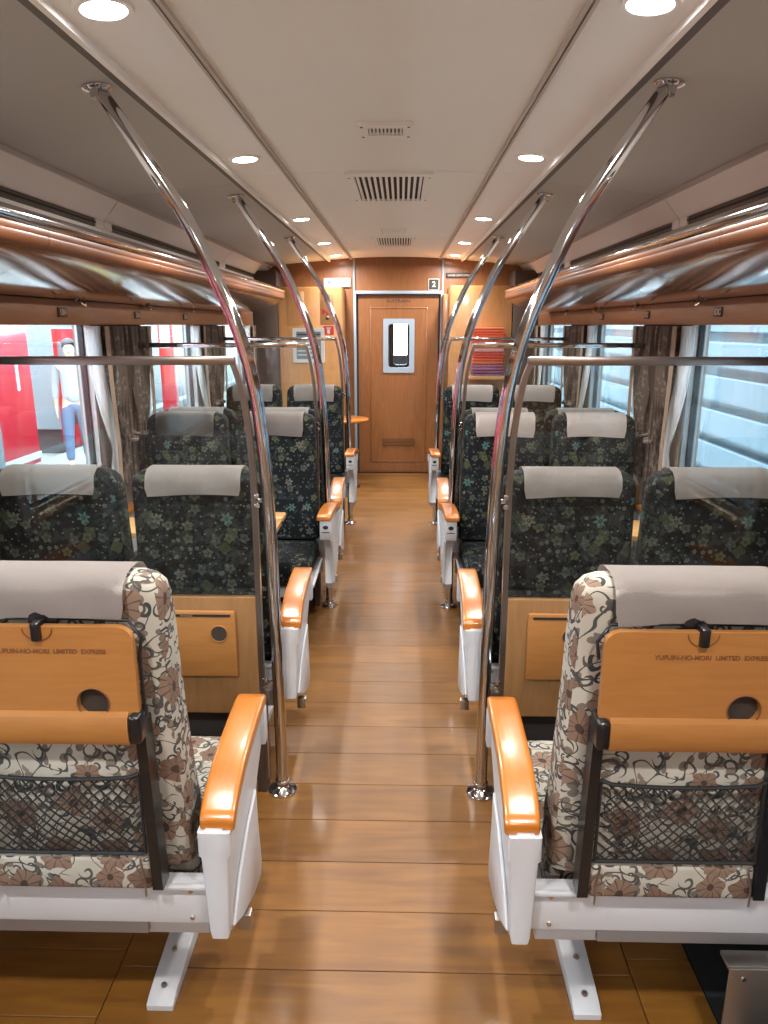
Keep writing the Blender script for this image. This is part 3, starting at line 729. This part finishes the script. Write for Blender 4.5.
# ------------------------------------------------------------------ glass partitions and grab poles
PP = [(.35, 0), (.35, .3), (.353, .7), (.360, 1.06), (.374, 1.30), (.395, 1.45), (.435, 1.60), (.487, 1.73), (.555, 1.88), (.655, 2.04), (.79, cz(.79) - .004)]
FP = [(.405, .05), (.405, .6), (.403, 1.0), (.406, 1.2), (.416, 1.33), (.432, 1.43), (.450, 1.487)]
pn = ['first', 'second', 'third']
for side, s in (('left', -1), ('right', 1)):
    for i, py in enumerate(PART):
        p = empty('grab_pole', (s * .35, py, 0), 'curved chrome floor-to-ceiling pole on the %s of the aisle, %s from the camera' % (side, pn[i]), 'pole', 'curved chrome poles')
        path = catmull([(s * (x - .35), 0, z) for x, z in PP], 8)
        bm = bmesh.new(); tube(bm, path, .0205, 20); done(bm, 'pole', M['chrome'], p, True)
        bm = bmesh.new(); lathe(bm, [(.050, 0), (.050, .008), (.044, .015), (.028, .020), (.023, .026), (.025, .045), (.021, .047)], (0, 0, 0), 28); done(bm, 'floor_flange', M['chrome'], p, True)
        bm = bmesh.new(); lathe(bm, [(.022, -.03), (.024, -.012), (.036, -.008), (.042, -.004), (.042, .002)], (0, 0, 0), 28)
        bmesh.ops.transform(bm, matrix=Matrix.Translation((s * .44, 0, cz(.79) - .002)) @ Matrix.Rotation(s * math.radians(8), 4, 'Y'), verts=bm.verts[:])
        done(bm, 'ceiling_flange', M['chrome'], p, True)
        # partition
        q = empty('glass_partition', (0, py, 0), 'wood and glass partition on the %s side, %s from the camera' % (side, pn[i]), 'partition', 'glass seat partitions')
        fr = catmull([(s * x, 0, z) for x, z in FP], 6)
        bm = bmesh.new()
        prof = [(v.x, v.z) for v in fr]
        # bar of rectangular section following the curve
        A = []
        for k, (x, z) in enumerate(prof):
            A.append([bm.verts.new((x + dx, dy, z)) for dx, dy in ((-.009, -.011), (.009, -.011), (.009, .011), (-.009, .011))])
        for k in range(len(A) - 1):
            for m_ in range(4): bm.faces.new((A[k][m_], A[k][(m_ + 1) % 4], A[k + 1][(m_ + 1) % 4], A[k + 1][m_]))
        bm.faces.new(A[0]); bm.faces.new(A[-1]); done(bm, 'edge_post', M['frame_metal'], q, True, 30)
        bm = bmesh.new(); bx(bm, *sorted((s * .442, s * 1.36)), -.012, .012, 1.482, 1.508, .004)
        done(bm, 'top_rail', M['frame_metal'] if i == 0 else M['chrome'], q, True)
        bm = bmesh.new()
        pg = [(x + s * .005, z) for x, z in prof if z > .735]; pg = [(s * .410, .733)] + pg + [(s * .455, 1.482), (s * 1.36, 1.482), (s * 1.36, .733)]
        prism(bm, pg, 'y', -.004, .004); done(bm, 'glass_pane', M['glass'], q)
        box('lower_panel', *sorted((s * .414, s * 1.40)), -.012, .012, .31, .733, M['panel'], q, .002)
        for zz in (.205, ): box('kick_panel', *sorted((s * .414, s * 1.40)), .06, .075, .0, .31, M['dark'], q)
        box('panel_foot', *sorted((s * .405, s * .435)), -.012, .075, .0, .31, M['dark_wall'], q)
        for tx in (.64, 1.10):
            tr = box('tray_table', *sorted((s * (tx - .16), s * (tx + .16))), -.030, -.013, .455, .690, M['tray'], q, .006)
            box('tray_slot', *sorted((s * (tx - .145), s * (tx + .145))), -.0315, -.0295, .672, .680, M['ink'], tr)
            box('slot_catch', s * tx - .02, s * tx + .02, -.033, -.0312, .6735, .6785, M['steel'], tr)
            ox = s * tx + (.105 if s < 0 else -.02)
            bm = bmesh.new(); lathe(bm, [(.027, 0), (.027, .0015)], (0, 0, 0), 24)
            bmesh.ops.transform(bm, matrix=Matrix.Translation((ox, -.0303, .612)) @ Matrix.Rotation(PI / 2, 4, 'X'), verts=bm.verts[:]); done(bm, 'cup_hole', M['black_net'], tr)
            bm = bmesh.new(); tube(bm, [(ox + .028 * math.cos(a_), -.031, .612 + .028 * math.sin(a_)) for a_ in [2 * PI * k / 24 for k in range(25)]], .0022, 6, False); done(bm, 'cup_ring', M['tray'], tr, True)
        for zb in (.42, 1.06):
            bm = bmesh.new(); bx(bm, *sorted((s * .362, s * .398)), -.007, .007, zb - .008, zb + .008, .003)
            for dz in (-.016, .016):
                bx(bm, *sorted((s * .385, s * .402)), -.016, -.008, zb + dz - .007, zb + dz + .007, .003)
            done(bm, 'pole_bracket', M['chrome'], q, True)

# bay tables between facing seats
for i, yc in enumerate((3.12, 4.87)):
    for side, s in (('left', -1), ('right', 1)):
        e = empty('bay_table', (s * 1.40, yc, 0), 'folding wooden table between the facing seats of the %s %s bay' % (('nearer', 'farther')[i], side), 'table', 'wooden bay tables')
        bm = bmesh.new(); prism(bm, rrect(*sorted((-s * .02, -s * .91)), -.13, .13, .03, 5), 'z', .700, .722, .004); done(bm, 'table_top', M['wood'], e, True)
        bm = bmesh.new(); prism(bm, rrect(*sorted((-s * .45, -s * .91)), .132, .25, .02, 4), 'z', .700, .722, .004); done(bm, 'folding_leaf', M['wood'], e, True)
        bm = bmesh.new(); bx(bm, *sorted((-s * .0, -s * .05)), -.10, .10, .40, .70, .004); tube(bm, [(-s * .04, 0, .42), (-s * .35, 0, .66), (-s * .80, 0, .693)], .012, 10); done(bm, 'wall_bracket', M['white'], e, True)

# ------------------------------------------------------------------ end wall, door
bm = bmesh.new()
DX0, DX1, DZ = -.415, .475, 1.915
for a, b, c, d in ((-1.42, DX0 - .03, 0, 2.30), (DX1 + .03, 1.42, 0, 2.30), (DX0 - .03, DX1 + .03, DZ + .03, 2.34)):
    bx(bm, a, b, Y1, Y1 + .08, c, d)
w = done(bm, 'wall_far', M['woodz']); tag(w, 'brown wood-panelled end wall of the carriage', 'wall', kind='structure')
w2 = box('wall_near', -1.42, 1.42, Y0 - .08, Y0, 0, 2.4, M['lightz']); tag(w2, 'wood panelled wall behind the camera', 'wall', kind='structure')
tr1 = empty('trim_1', (0, Y1, 0), 'pale metal frame around the end door', 'trim', kind='structure')
box('jamb', DX0 - .028, DX0, -.025, 0.05, 0, DZ + .03, M['tint'], tr1, .003); box('jamb', DX1, DX1 + .028, -.025, 0.05, 0, DZ + .03, M['tint'], tr1, .003)
box('header', DX0 - .028, DX1 + .028, -.027, .05, DZ, DZ + .032, M['tint'], tr1, .003)
box('upper_post', DX0 - .028, DX0 - .010, -.02, 0, DZ + .033, cz(.44) - .003, M['tint'], tr1); box('upper_post', DX1 + .010, DX1 + .028, -.02, 0, DZ + .033, cz(.46) - .003, M['tint'], tr1)

d = empty('door_1', (.03, Y1 + .03, 0), 'brown wooden end door with a small window and louvre', 'door', kind='structure')
bm = bmesh.new()
wz0, wz1, wx0, wx1 = 1.10, 1.665, -.16, .175
plate_hole(bm, [(-.425, .004), (.428, .004), (.428, DZ - .004), (-.425, DZ - .004)], [(wx0 + .03, wz0 + .03), (wx1 - .03, wz0 + .03), (wx1 - .03, wz1 - .03), (wx0 + .03, wz1 - .03)], 'y', 0, .035)
done(bm, 'door_leaf', M['woodz'], d)
box('door_gap', -.444, -.426, -.005, .03, .0, DZ - .003, M['dark'], d)
for nm, (a, b, c, e_) in {'raised_panel': (-.30, .31, .12, 1.78)}.items():
    bm = bmesh.new()
    for (p, q, r_, t_) in ((a, b, c, c + .012), (a, b, e_ - .012, e_), (a, a + .012, c + .012, e_ - .012), (b - .012, b, c + .012, e_ - .012)):
        bx(bm, p, q, -.006, 0, r_, t_, .002)
    done(bm, 'panel_moulding', M['woodz'], d, True)
bm = bmesh.new(); plate_hole(bm, rrect(wx0, wx1, wz0, wz1, .015, 3), rrect(wx0 + .055, wx1 - .055, wz0 + .055, wz1 - .055, .03, 5), 'y', -.012, 0.02); done(bm, 'window_frame', M['tint'], d)
box('window_pane', wx0 + .04, wx1 - .04, .022, .027, wz0 + .04, wz1 - .04, M['window'], d)
bm = bmesh.new(); bx(bm, -.17, .19, -.004, -.0005, .305, .385); lv = done(bm, 'louvre', M['dark_wall'], d)
for k in range(5): box('louvre_slat', -.165, .185, -.012, -.0045, .310 + k * .0155, .318 + k * .0155, M['woodz'], lv)
text('door_lettering', 'SUITRAIN', .045, M['ink'], d, (.0, -.001, 1.845), sx=1.3)
box('kick_plate', -.40, .40, -.003, 0, .02, .105, M['woodz'], d)

# what lies behind the door window: the gangway
gw = empty('wall_gangway', (0, 8.4, 0), 'pale gangway wall with a dark rounded opening behind the end door', 'wall', kind='structure')
bm = bmesh.new(); plate_hole(bm, [(-.9, 0), (.9, 0), (.9, 2.3), (-.9, 2.3)], rrect(-.02, .13, 1.16, 1.75, .03, 5), 'y', 0, .05); done(bm, 'gangway_panel', M['tint'], gw)
bm = bmesh.new(); plate_hole(bm, rrect(-.07, .18, 1.09, 1.80, .05, 5), rrect(-.025, .135, 1.155, 1.755, .03, 5), 'y', -.02, .0); done(bm, 'rubber_frame', M['black'], gw, False)
box('cab_ledge', -.3, .3, .6, .7, .8, 1.24, M['dark_wall'], gw); box('gangway_floor', -.9, .9, -.40, 2, -.05, 0, M['steel'], gw)
box('gangway_side', -.95, -.9, -.40, 1.8, 0, 2.3, M['tint'], gw); box('gangway_side', .9, .95, -.40, 1.8, 0, 2.3, M['tint'], gw); box('gangway_roof', -.95, .95, -.40, .3, 2.3, 2.35, M['tint'], gw)

# end cabinets
c = empty('end_cabinet', (-.85, 7.45, 0), 'light maple cabinet with notices at the left of the end door', 'cabinet')
box('cabinet_body', -.32, .32, 0, .45, 0, 1.965, M['lightz'], c, .006)
box('cabinet_door', -.23, -.06, -.008, -.0005, 1.60, 1.92, M['lightz'], c, .003)
cd = box('control_panel', .10, .24, -.008, -.0005, 1.60, 1.92, M['lightz'], c, .003)
box('white_sticker', .135, .21, -.011, -.0085, 1.845, 1.895, M['paper'], cd)
bm = bmesh.new(); prism(bm, [(.12, 1.76), (.12, 1.70), (.175, 1.725)], 'y', -.0105, -.0085); prism(bm, [(.175, 1.735), (.195, 1.70), (.155, 1.695)], 'y', -.0105, -.0085); done(bm, 'red_arrow', M['red'], cd)
bm = bmesh.new(); lathe(bm, [(.016, 0), (.016, .01), (.012, .014)], (0, 0, 0), 14); bmesh.ops.transform(bm, matrix=Matrix.Translation((.175, -.0085, 1.665)) @ Matrix.Rotation(PI / 2, 4, 'X'), verts=bm.verts[:]); done(bm, 'push_button', M['black'], cd, True)
rs = box('extinguisher_sticker', .13, .235, -.004, -.0005, 1.505, 1.59, M['red'], c)
bm = bmesh.new(); prism(bm, rrect(.168, .197, 1.515, 1.56, .008, 3), 'y', -.0055, -.0042); bx(bm, .160, .205, -.0055, -.0042, 1.565, 1.575); done(bm, 'extinguisher_symbol', M['paper'], rs)
bm = bmesh.new(); lathe(bm, [(.008, 0), (.008, .012)], (0, 0, 0), 10); bmesh.ops.transform(bm, matrix=Matrix.Translation((-.045, -.001, 1.70)) @ Matrix.Rotation(PI / 2, 4, 'X'), verts=bm.verts[:]); done(bm, 'cabinet_lock', M['chrome'], c)
p = empty('framed_notice', (-.87, 7.441, 1.40), 'white framed grey-blue route notice on the left end cabinet', 'notice')
bm = bmesh.new(); plate_hole(bm, rrect(-.16, .16, -.17, .17, .01, 2), rrect(-.125, .125, -.135, .135, .004, 2), 'y', -.012, .008); done(bm, 'notice_frame', M['paper'], p)
box('notice_sheet', -.13, .13, -.002, .006, -.14, .14, M['print_blue'], p)
for k in range(6): box('printed_line', -.115, .115 - .03 * (k % 3), -.0035, -.0022, .10 - k * .04, .113 - k * .04, M['paper'] if k else M['ink'], p)
s_ = empty('sign_plate', (-.58, 7.88, 2.03), 'small white sign plate with grey text above the left cabinet', 'sign')
box('plate', -.17, .11, -.012, 0.018, -.045, .045, M['paper'], s_, .004)
for k, (a, b) in enumerate(((-.0, .08), (-.0, .085))): box('text_line', a, b, -.014, -.0122, .008 - k * .028, .018 - k * .028, M['print_blue'], s_)
bm = bmesh.new(); prism(bm, [(-.11 + .02 * math.cos(a_), .02 * math.sin(a_)) for a_ in [2 * PI * k / 14 for k in range(14)]], 'y', -.014, -.0122); done(bm, 'pictogram', M['print_blue'], s_)
c2 = empty('end_cabinet', (.855, 7.45, 0), 'plain light maple cabinet at the right of the end door', 'cabinet')
box('cabinet_body', -.31, .31, 0, .45, 0, 1.975, M['lightz'], c2, .006)
box('side_stile', -.37, -.312, .10, .45, 0, 1.90, M['woodz'], c2, .004)
sh = empty('wall_shelf', (.92, 7.45, 1.10), 'small wooden shelf holding folded blankets on the right cabinet', 'shelf')
box('shelf_board', -.18, .18, -.23, -.001, -.02, 0, M['lightz'], sh, .004); box('shelf_lip', -.18, .18, -.238, -.231, -.02, .015, M['lightz'], sh, .002)
zz = 1.101
bl = [(M_, h_) for M_, h_ in (((118, 66, 110), .062), ((150, 84, 120), .058), ((206, 84, 48), .060), ((206, 52, 44), .050), ((206, 140, 140), .085), ((190, 34, 40), .055), ((222, 84, 48), .052), ((216, 96, 60), .045))]
cn = ['dark purple', 'mauve', 'orange', 'bright red', 'pale pink', 'crimson', 'orange-red', 'salmon orange']
pos = ['bottom of the stack', 'second from the bottom', 'third from the bottom', 'fourth from the bottom', 'in the upper middle', 'third from the top', 'second from the top', 'top of the stack']
for k, (cc, h_) in enumerate(bl):
    mt = plain('blanket_wool_%d' % k, tuple(int(v * .8) for v in cc), .9, 0, bump=.4, bscale=150, var=.12)
    e = empty('folded_blanket', (.92 + random.uniform(-.006, .006), 7.335, zz), cn[k] + ' folded blanket on the right cabinet shelf, ' + pos[k], 'blanket', 'folded blankets on the shelf')
    for q in (0, 1):
        box('fold', -.155, .155, -.095 + q * .004, .105, q * h_ / 2 + .001, (q + 1) * h_ / 2, mt, e, h_ * .2, 3)
    zz += h_ + .001
lt = empty('sign_plate', (.66, 7.89, 2.10), 'narrow dark plate with pale lettering above the right cabinet', 'sign')
box('plate', -.135, .135, -.006, 0.008, -.025, .025, M['ink'], lt, .002); text('plate_lettering', 'LADIES GENTLEMEN', .03, M['rail'], lt, (0, -.0068, 0), sx=.85)
nb = empty('number_sign', (.40, 7.89, 2.01), 'square black number two sign with white border above the door', 'sign')
box('plate', -.058, .058, -.008, .008, -.058, .058, M['paper'], nb, .006); box('black_field', -.050, .050, -.0105, -.0082, -.050, .050, M['ink'], nb)
text('numeral', '2', .075, M['paper'], nb, (0, -.0112, 0), bold=.002)
for s in (-1, 1):
    x0, x1 = sorted((s * 1.172, s * 1.418)); f = box('filler_panel', x0, x1, 7.42, 7.88, 0, 2.12, M['dark_wall'], w, .003)
    pass
rt = empty('round_table', (-.48, 7.18, 0), 'small round orange table in front of the left end cabinet', 'table')
bm = bmesh.new(); lathe(bm, [(.215, .672), (.225, .680), (.225, .694), (.215, .70)], (0, 0, 0), 36); done(bm, 'table_top', M['cap'], rt, True)
bm = bmesh.new(); lathe(bm, [(.13, 0), (.13, .01), (.03, .02), (.02, .03), (.02, .665), (.06, .671)], (0, 0, 0), 24); done(bm, 'pedestal', M['black'], rt, True)

# heater cover plate under the right foreground seat
h = empty('heater_cover', (.76, 1.14, 0), 'brushed steel heater cover under the right foreground seat', 'heater cover')
box('cover_plate', 0, .62, .10, .106, 0, .288, M['steel'], h, .002); box('top_flange', 0, .62, .107, .15, .278, .288, M['steel'], h, .002)
for a, b in ((.03, .265), (.03, .03), (.30, .265)):
    bm = bmesh.new(); lathe(bm, [(.006, 0), (.005, .004)], (0, 0, 0), 10); bmesh.ops.transform(bm, matrix=Matrix.Translation((a, .10, b)) @ Matrix.Rotation(PI / 2, 4, 'X'), verts=bm.verts[:]); done(bm, 'screw', M['chrome'], h)

# ------------------------------------------------------------------ outside, left: platform, red train, person
PZ = -.30
pl = box('platform', -5.1, -1.75, -40, 30, PZ - .8, PZ, M['pave']); tag(pl, 'pale station platform outside the left windows', 'platform', kind='structure')
ys_ = box('tactile_strip', -2.35, -2.05, -40, 30, PZ + .0005, PZ + .006, M['yellow']); tag(ys_, 'yellow tactile strip along the platform edge nearest the train', 'paving')
tb = box('track_bed', -30, -5.1, -40, 60, PZ - 1.3, PZ - .85, M['ballast']); tag(tb, 'grey ballast beyond the platform on the left', 'ground', kind='structure')
def train(x0, x1, y0, y1, mat, label, num=None):
    e = empty('train_carriage', ((x0 + x1) / 2, y0, PZ - .3), label, 'train')
    hw = (x1 - x0) / 2; L = y1 - y0
    bm = bmesh.new(); prism(bm, [(-hw, .0), (hw, .0), (hw, 2.6), (hw - .12, 2.95), (hw - .6, 3.15), (-hw + .6, 3.15), (-hw + .12, 2.95), (-hw, 2.6)], 'y', 0, L, .03); done(bm, 'body', mat, e, True, 30)
    n = max(1, int(L / 2.2))
    for k in range(n):
        ya = .5 + k * 2.2
        if ya + 1.2 > L: break
        if k % 3 == 2:
            dd = box('sliding_door', hw + .001, hw + .03, ya, ya + 1.1, .1, 2.35, M['train_grey'], e, .004)
            box('door_glass', hw + .031, hw + .036, ya + .2, ya + .9, 1.2, 2.1, M['black'], dd)
        else:
            wf = box('window_frame', hw + .001, hw + .02, ya, ya + 1.3, 1.85, 2.5, M['train_grey'], e, .004)
            box('window_glass', hw + .0205, hw + .026, ya + .06, ya + 1.24, 1.91, 2.44, M['black'], wf)
    box('skirt_stripe', hw + .001, hw + .012, 0, L, .22, .32, M['paper'], e)
    if num: text('number', num, .55, M['paper'], e, (hw + .002, L - .42, 1.45), (PI / 2, 0, PI / 2), .012)
    box('underframe', -hw + .2, hw - .2, .2, L - .2, -.7, 0, M['dark'], e)
    return e
train(-8.4, -5.5, -30, 10.9, M['train_red'], 'bright red train carriage standing across the platform', '1')
train(-8.2, -5.9, 15.4, 30, M['train_grey'], 'pale grey train carriage farther along the platform')
cbn = empty('platform_cabinet', (-5.05, 11.9, PZ), 'red vending cabinet standing beyond the person on the platform', 'cabinet')
box('cabinet_body', -.4, .4, -.35, .35, 0, 1.85, M['train_red'], cbn, .02); box('front_window', -.32, .32, -.358, -.3505, .95, 1.65, M['train_grey'], cbn, .003); box('slot', -.28, .28, -.358, -.3505, .35, .5, M['black'], cbn, .003)
rp = empty('sign_pillar', (-4.15, 13.2, PZ), 'narrow red sign pillar standing far along the platform', 'sign')
box('pillar', -.13, .13, -.08, .08, 0, 2.2, M['train_red'], rp, .02); box('pillar_foot', -.2, .2, -.14, .14, 0, .05, M['train_grey'], rp, .01); box('sign_panel', -.09, .09, -.086, -.081, 1.5, 2.0, M['paper'], rp)
# posts and a canopy, well above the view
for k, yy in enumerate((8.0, 14.5, 21.0)):
    cp = empty('canopy_post', (-4.55, yy, PZ), 'pale steel platform canopy post, %s from the camera' % pn[k], 'post', 'platform canopy posts')
    bm = bmesh.new(); bx(bm, -.07, .07, -.07, .07, 0, 3.6, .01); bx(bm, -.13, .13, -.13, .13, 0, .03, .005); done(bm, 'post', M['train_grey'], cp, True)

# the person: one skinned body, clothes over it
def skin(name, verts, edges, radii, mat, parent, sub=2):
    me = bpy.data.meshes.new(name); me.from_pydata(verts, edges, []); o = link(name, me, mat, parent)
    m_ = o.modifiers.new('skin', 'SKIN'); sk = me.skin_vertices[0].data
    for i, r in enumerate(radii): sk[i].radius = (r, r) if not isinstance(r, tuple) else r
    sk[0].use_root = True
    o.modifiers.new('sub', 'SUBSURF').levels = sub; o.modifiers['sub'].render_levels = sub
    return o
pe = empty('person', (-4.35, 9.7, PZ), 'person in a white shirt and pale blue trousers walking on the platform', 'person', rz=math.radians(20))
V = [(0, 0, .92), (0, 0, 1.08), (0, 0, 1.25), (0, .01, 1.40), (0, 0, 1.47), (0, -.01, 1.53), (0, -.02, 1.60), (0, -.02, 1.66)]
R = [(.13, .10), (.12, .09), (.14, .10), (.13, .085), .05, (.065, .075), (.078, .092), (.055, .065)]
E = [(i, i + 1) for i in range(7)]
def add(p, r, par): V.append(p); R.append(r); E.append((par, len(V) - 1)); return len(V) - 1
for s, fw in ((-1, .18), (1, -.14)):
    h1 = add((s * .09, 0, .86), .085, 0); k1 = add((s * .10, -fw * .5 - .03, .48), .058, h1); a1 = add((s * .10, -fw, .09), .036, k1); h0 = add((s * .11, -fw - .05, .035), .036, a1); add((s * .12, -fw - .18, .028), .028, h0)
    s1 = add((s * .17, 0, 1.385), .052, 3); e1 = add((s * .22, fw * .3, 1.10), .038, s1); w1 = add((s * .23, -.06 + fw * .5, .86), .026, e1); p1 = add((s * .23, -.08 + fw * .5, .79), (.018, .032), w1)
    for f_, (dy, L_) in enumerate(((-.03, .070), (-.011, .08), (.009, .074), (.027, .058))):
        q = add((s * .23, -.085 + fw * .5 + dy, .755), .009, p1); add((s * .222, -.085 + fw * .5 + dy * 1.2, .755 - L_), .007, q)
    q = add((s * .225, -.115 + fw * .5, .80), .010, w1); add((s * .22, -.125 + fw * .5, .755), .008, q)
skin('body', V, E, R, M['skin'], pe)
sv = [(0, 0, .84), (0, 0, 1.08), (0, 0, 1.26), (0, .01, 1.40), (0, 0, 1.455)]; sr = [(.168, .14), (.155, .12), (.16, .12), (.14, .10), .065]; se = [(0, 1), (1, 2), (2, 3), (3, 4)]
for s, fw in ((-1, .18), (1, -.14)):
    sv += [(s * .175, 0, 1.39), (s * .22, fw * .3, 1.11), (s * .228, -.04 + fw * .45, .92)]; sr += [.066, .052, .042]; n = len(sv); se += [(3, n - 3), (n - 3, n - 2), (n - 2, n - 1)]
skin('shirt', sv, se, sr, M['shirt'], pe)
tv = [(0, 0, .95), (0, 0, .88)]; trr = [(.14, .11), (.14, .11)]; te = [(0, 1)]
for s, fw in ((-1, .18), (1, -.14)):
    tv += [(s * .09, 0, .82), (s * .10, -fw * .5 - .03, .48), (s * .10, -fw, .11)]; trr += [.10, .074, .056]; n = len(tv); te += [(1, n - 3), (n - 3, n - 2), (n - 2, n - 1)]
skin('trousers', tv, te, trr, M['trousers'], pe)
bm = bmesh.new(); bmesh.ops.create_uvsphere(bm, u_segments=20, v_segments=14, radius=1)
bmesh.ops.delete(bm, geom=[v for v in bm.verts if v.co.z < -.25 or (v.co.y < -.35 and v.co.z < .42)], context='VERTS')
bmesh.ops.transform(bm, matrix=Matrix.Translation((0, -.012, 1.635)) @ Matrix.Diagonal((.088, .105, .10, 1)), verts=bm.verts[:]); bmesh.ops.solidify(bm, geom=bm.faces[:], thickness=.012)
done(bm, 'hair', M['hair'], pe, True, 80)
bm = bmesh.new()
for sx in (-1, 1):
    bmesh.ops.create_uvsphere(bm, u_segments=8, v_segments=6, radius=.009, matrix=Matrix.Translation((sx * .03, -.105, 1.615)))
done(bm, 'eyes', M['ink'], pe, True)
bm = bmesh.new(); prism(bm, [(-.012, 1.565), (.012, 1.565), (0, 1.61)], 'y', -.125, -.09, .003); done(bm, 'nose', M['skin'], pe, True)
bm = bmesh.new(); bx(bm, -.022, .022, -.108, -.09, 1.543, 1.551, .003); done(bm, 'mouth', M['red'], pe, True)

# outside, right: pale blue clapboard wall
wl = empty('siding_wall', (3.3, 0, 0), 'pale blue building wall of wide overlapping boards outside the right windows', 'wall')
bm = bmesh.new(); bx(bm, .155, .35, -30, 26, -1.0, 3.2); done(bm, 'backing_wall', M['siding'], wl)
me = None
for k in range(12):
    z = -1.0 + k * .345
    if me is None:
        bm = bmesh.new(); prism(bm, [(.0, .10), (.0, .33), (.012, .345), (.15, .345), (.15, 0), (.09, 0), (.09, .09)], 'y', -30, 26); o = done(bm, 'siding_board', M['siding'], wl); me = o.data
    else: o = link('siding_board', me, None, wl)
    o.location.z = z + .02
gr = box('track_bed', 1.7, 3.3, -30, 26, -1.3, -1.0, M['ballast']); tag(gr, 'grey ballast strip beside the blue wall on the right', 'ground', kind='structure')
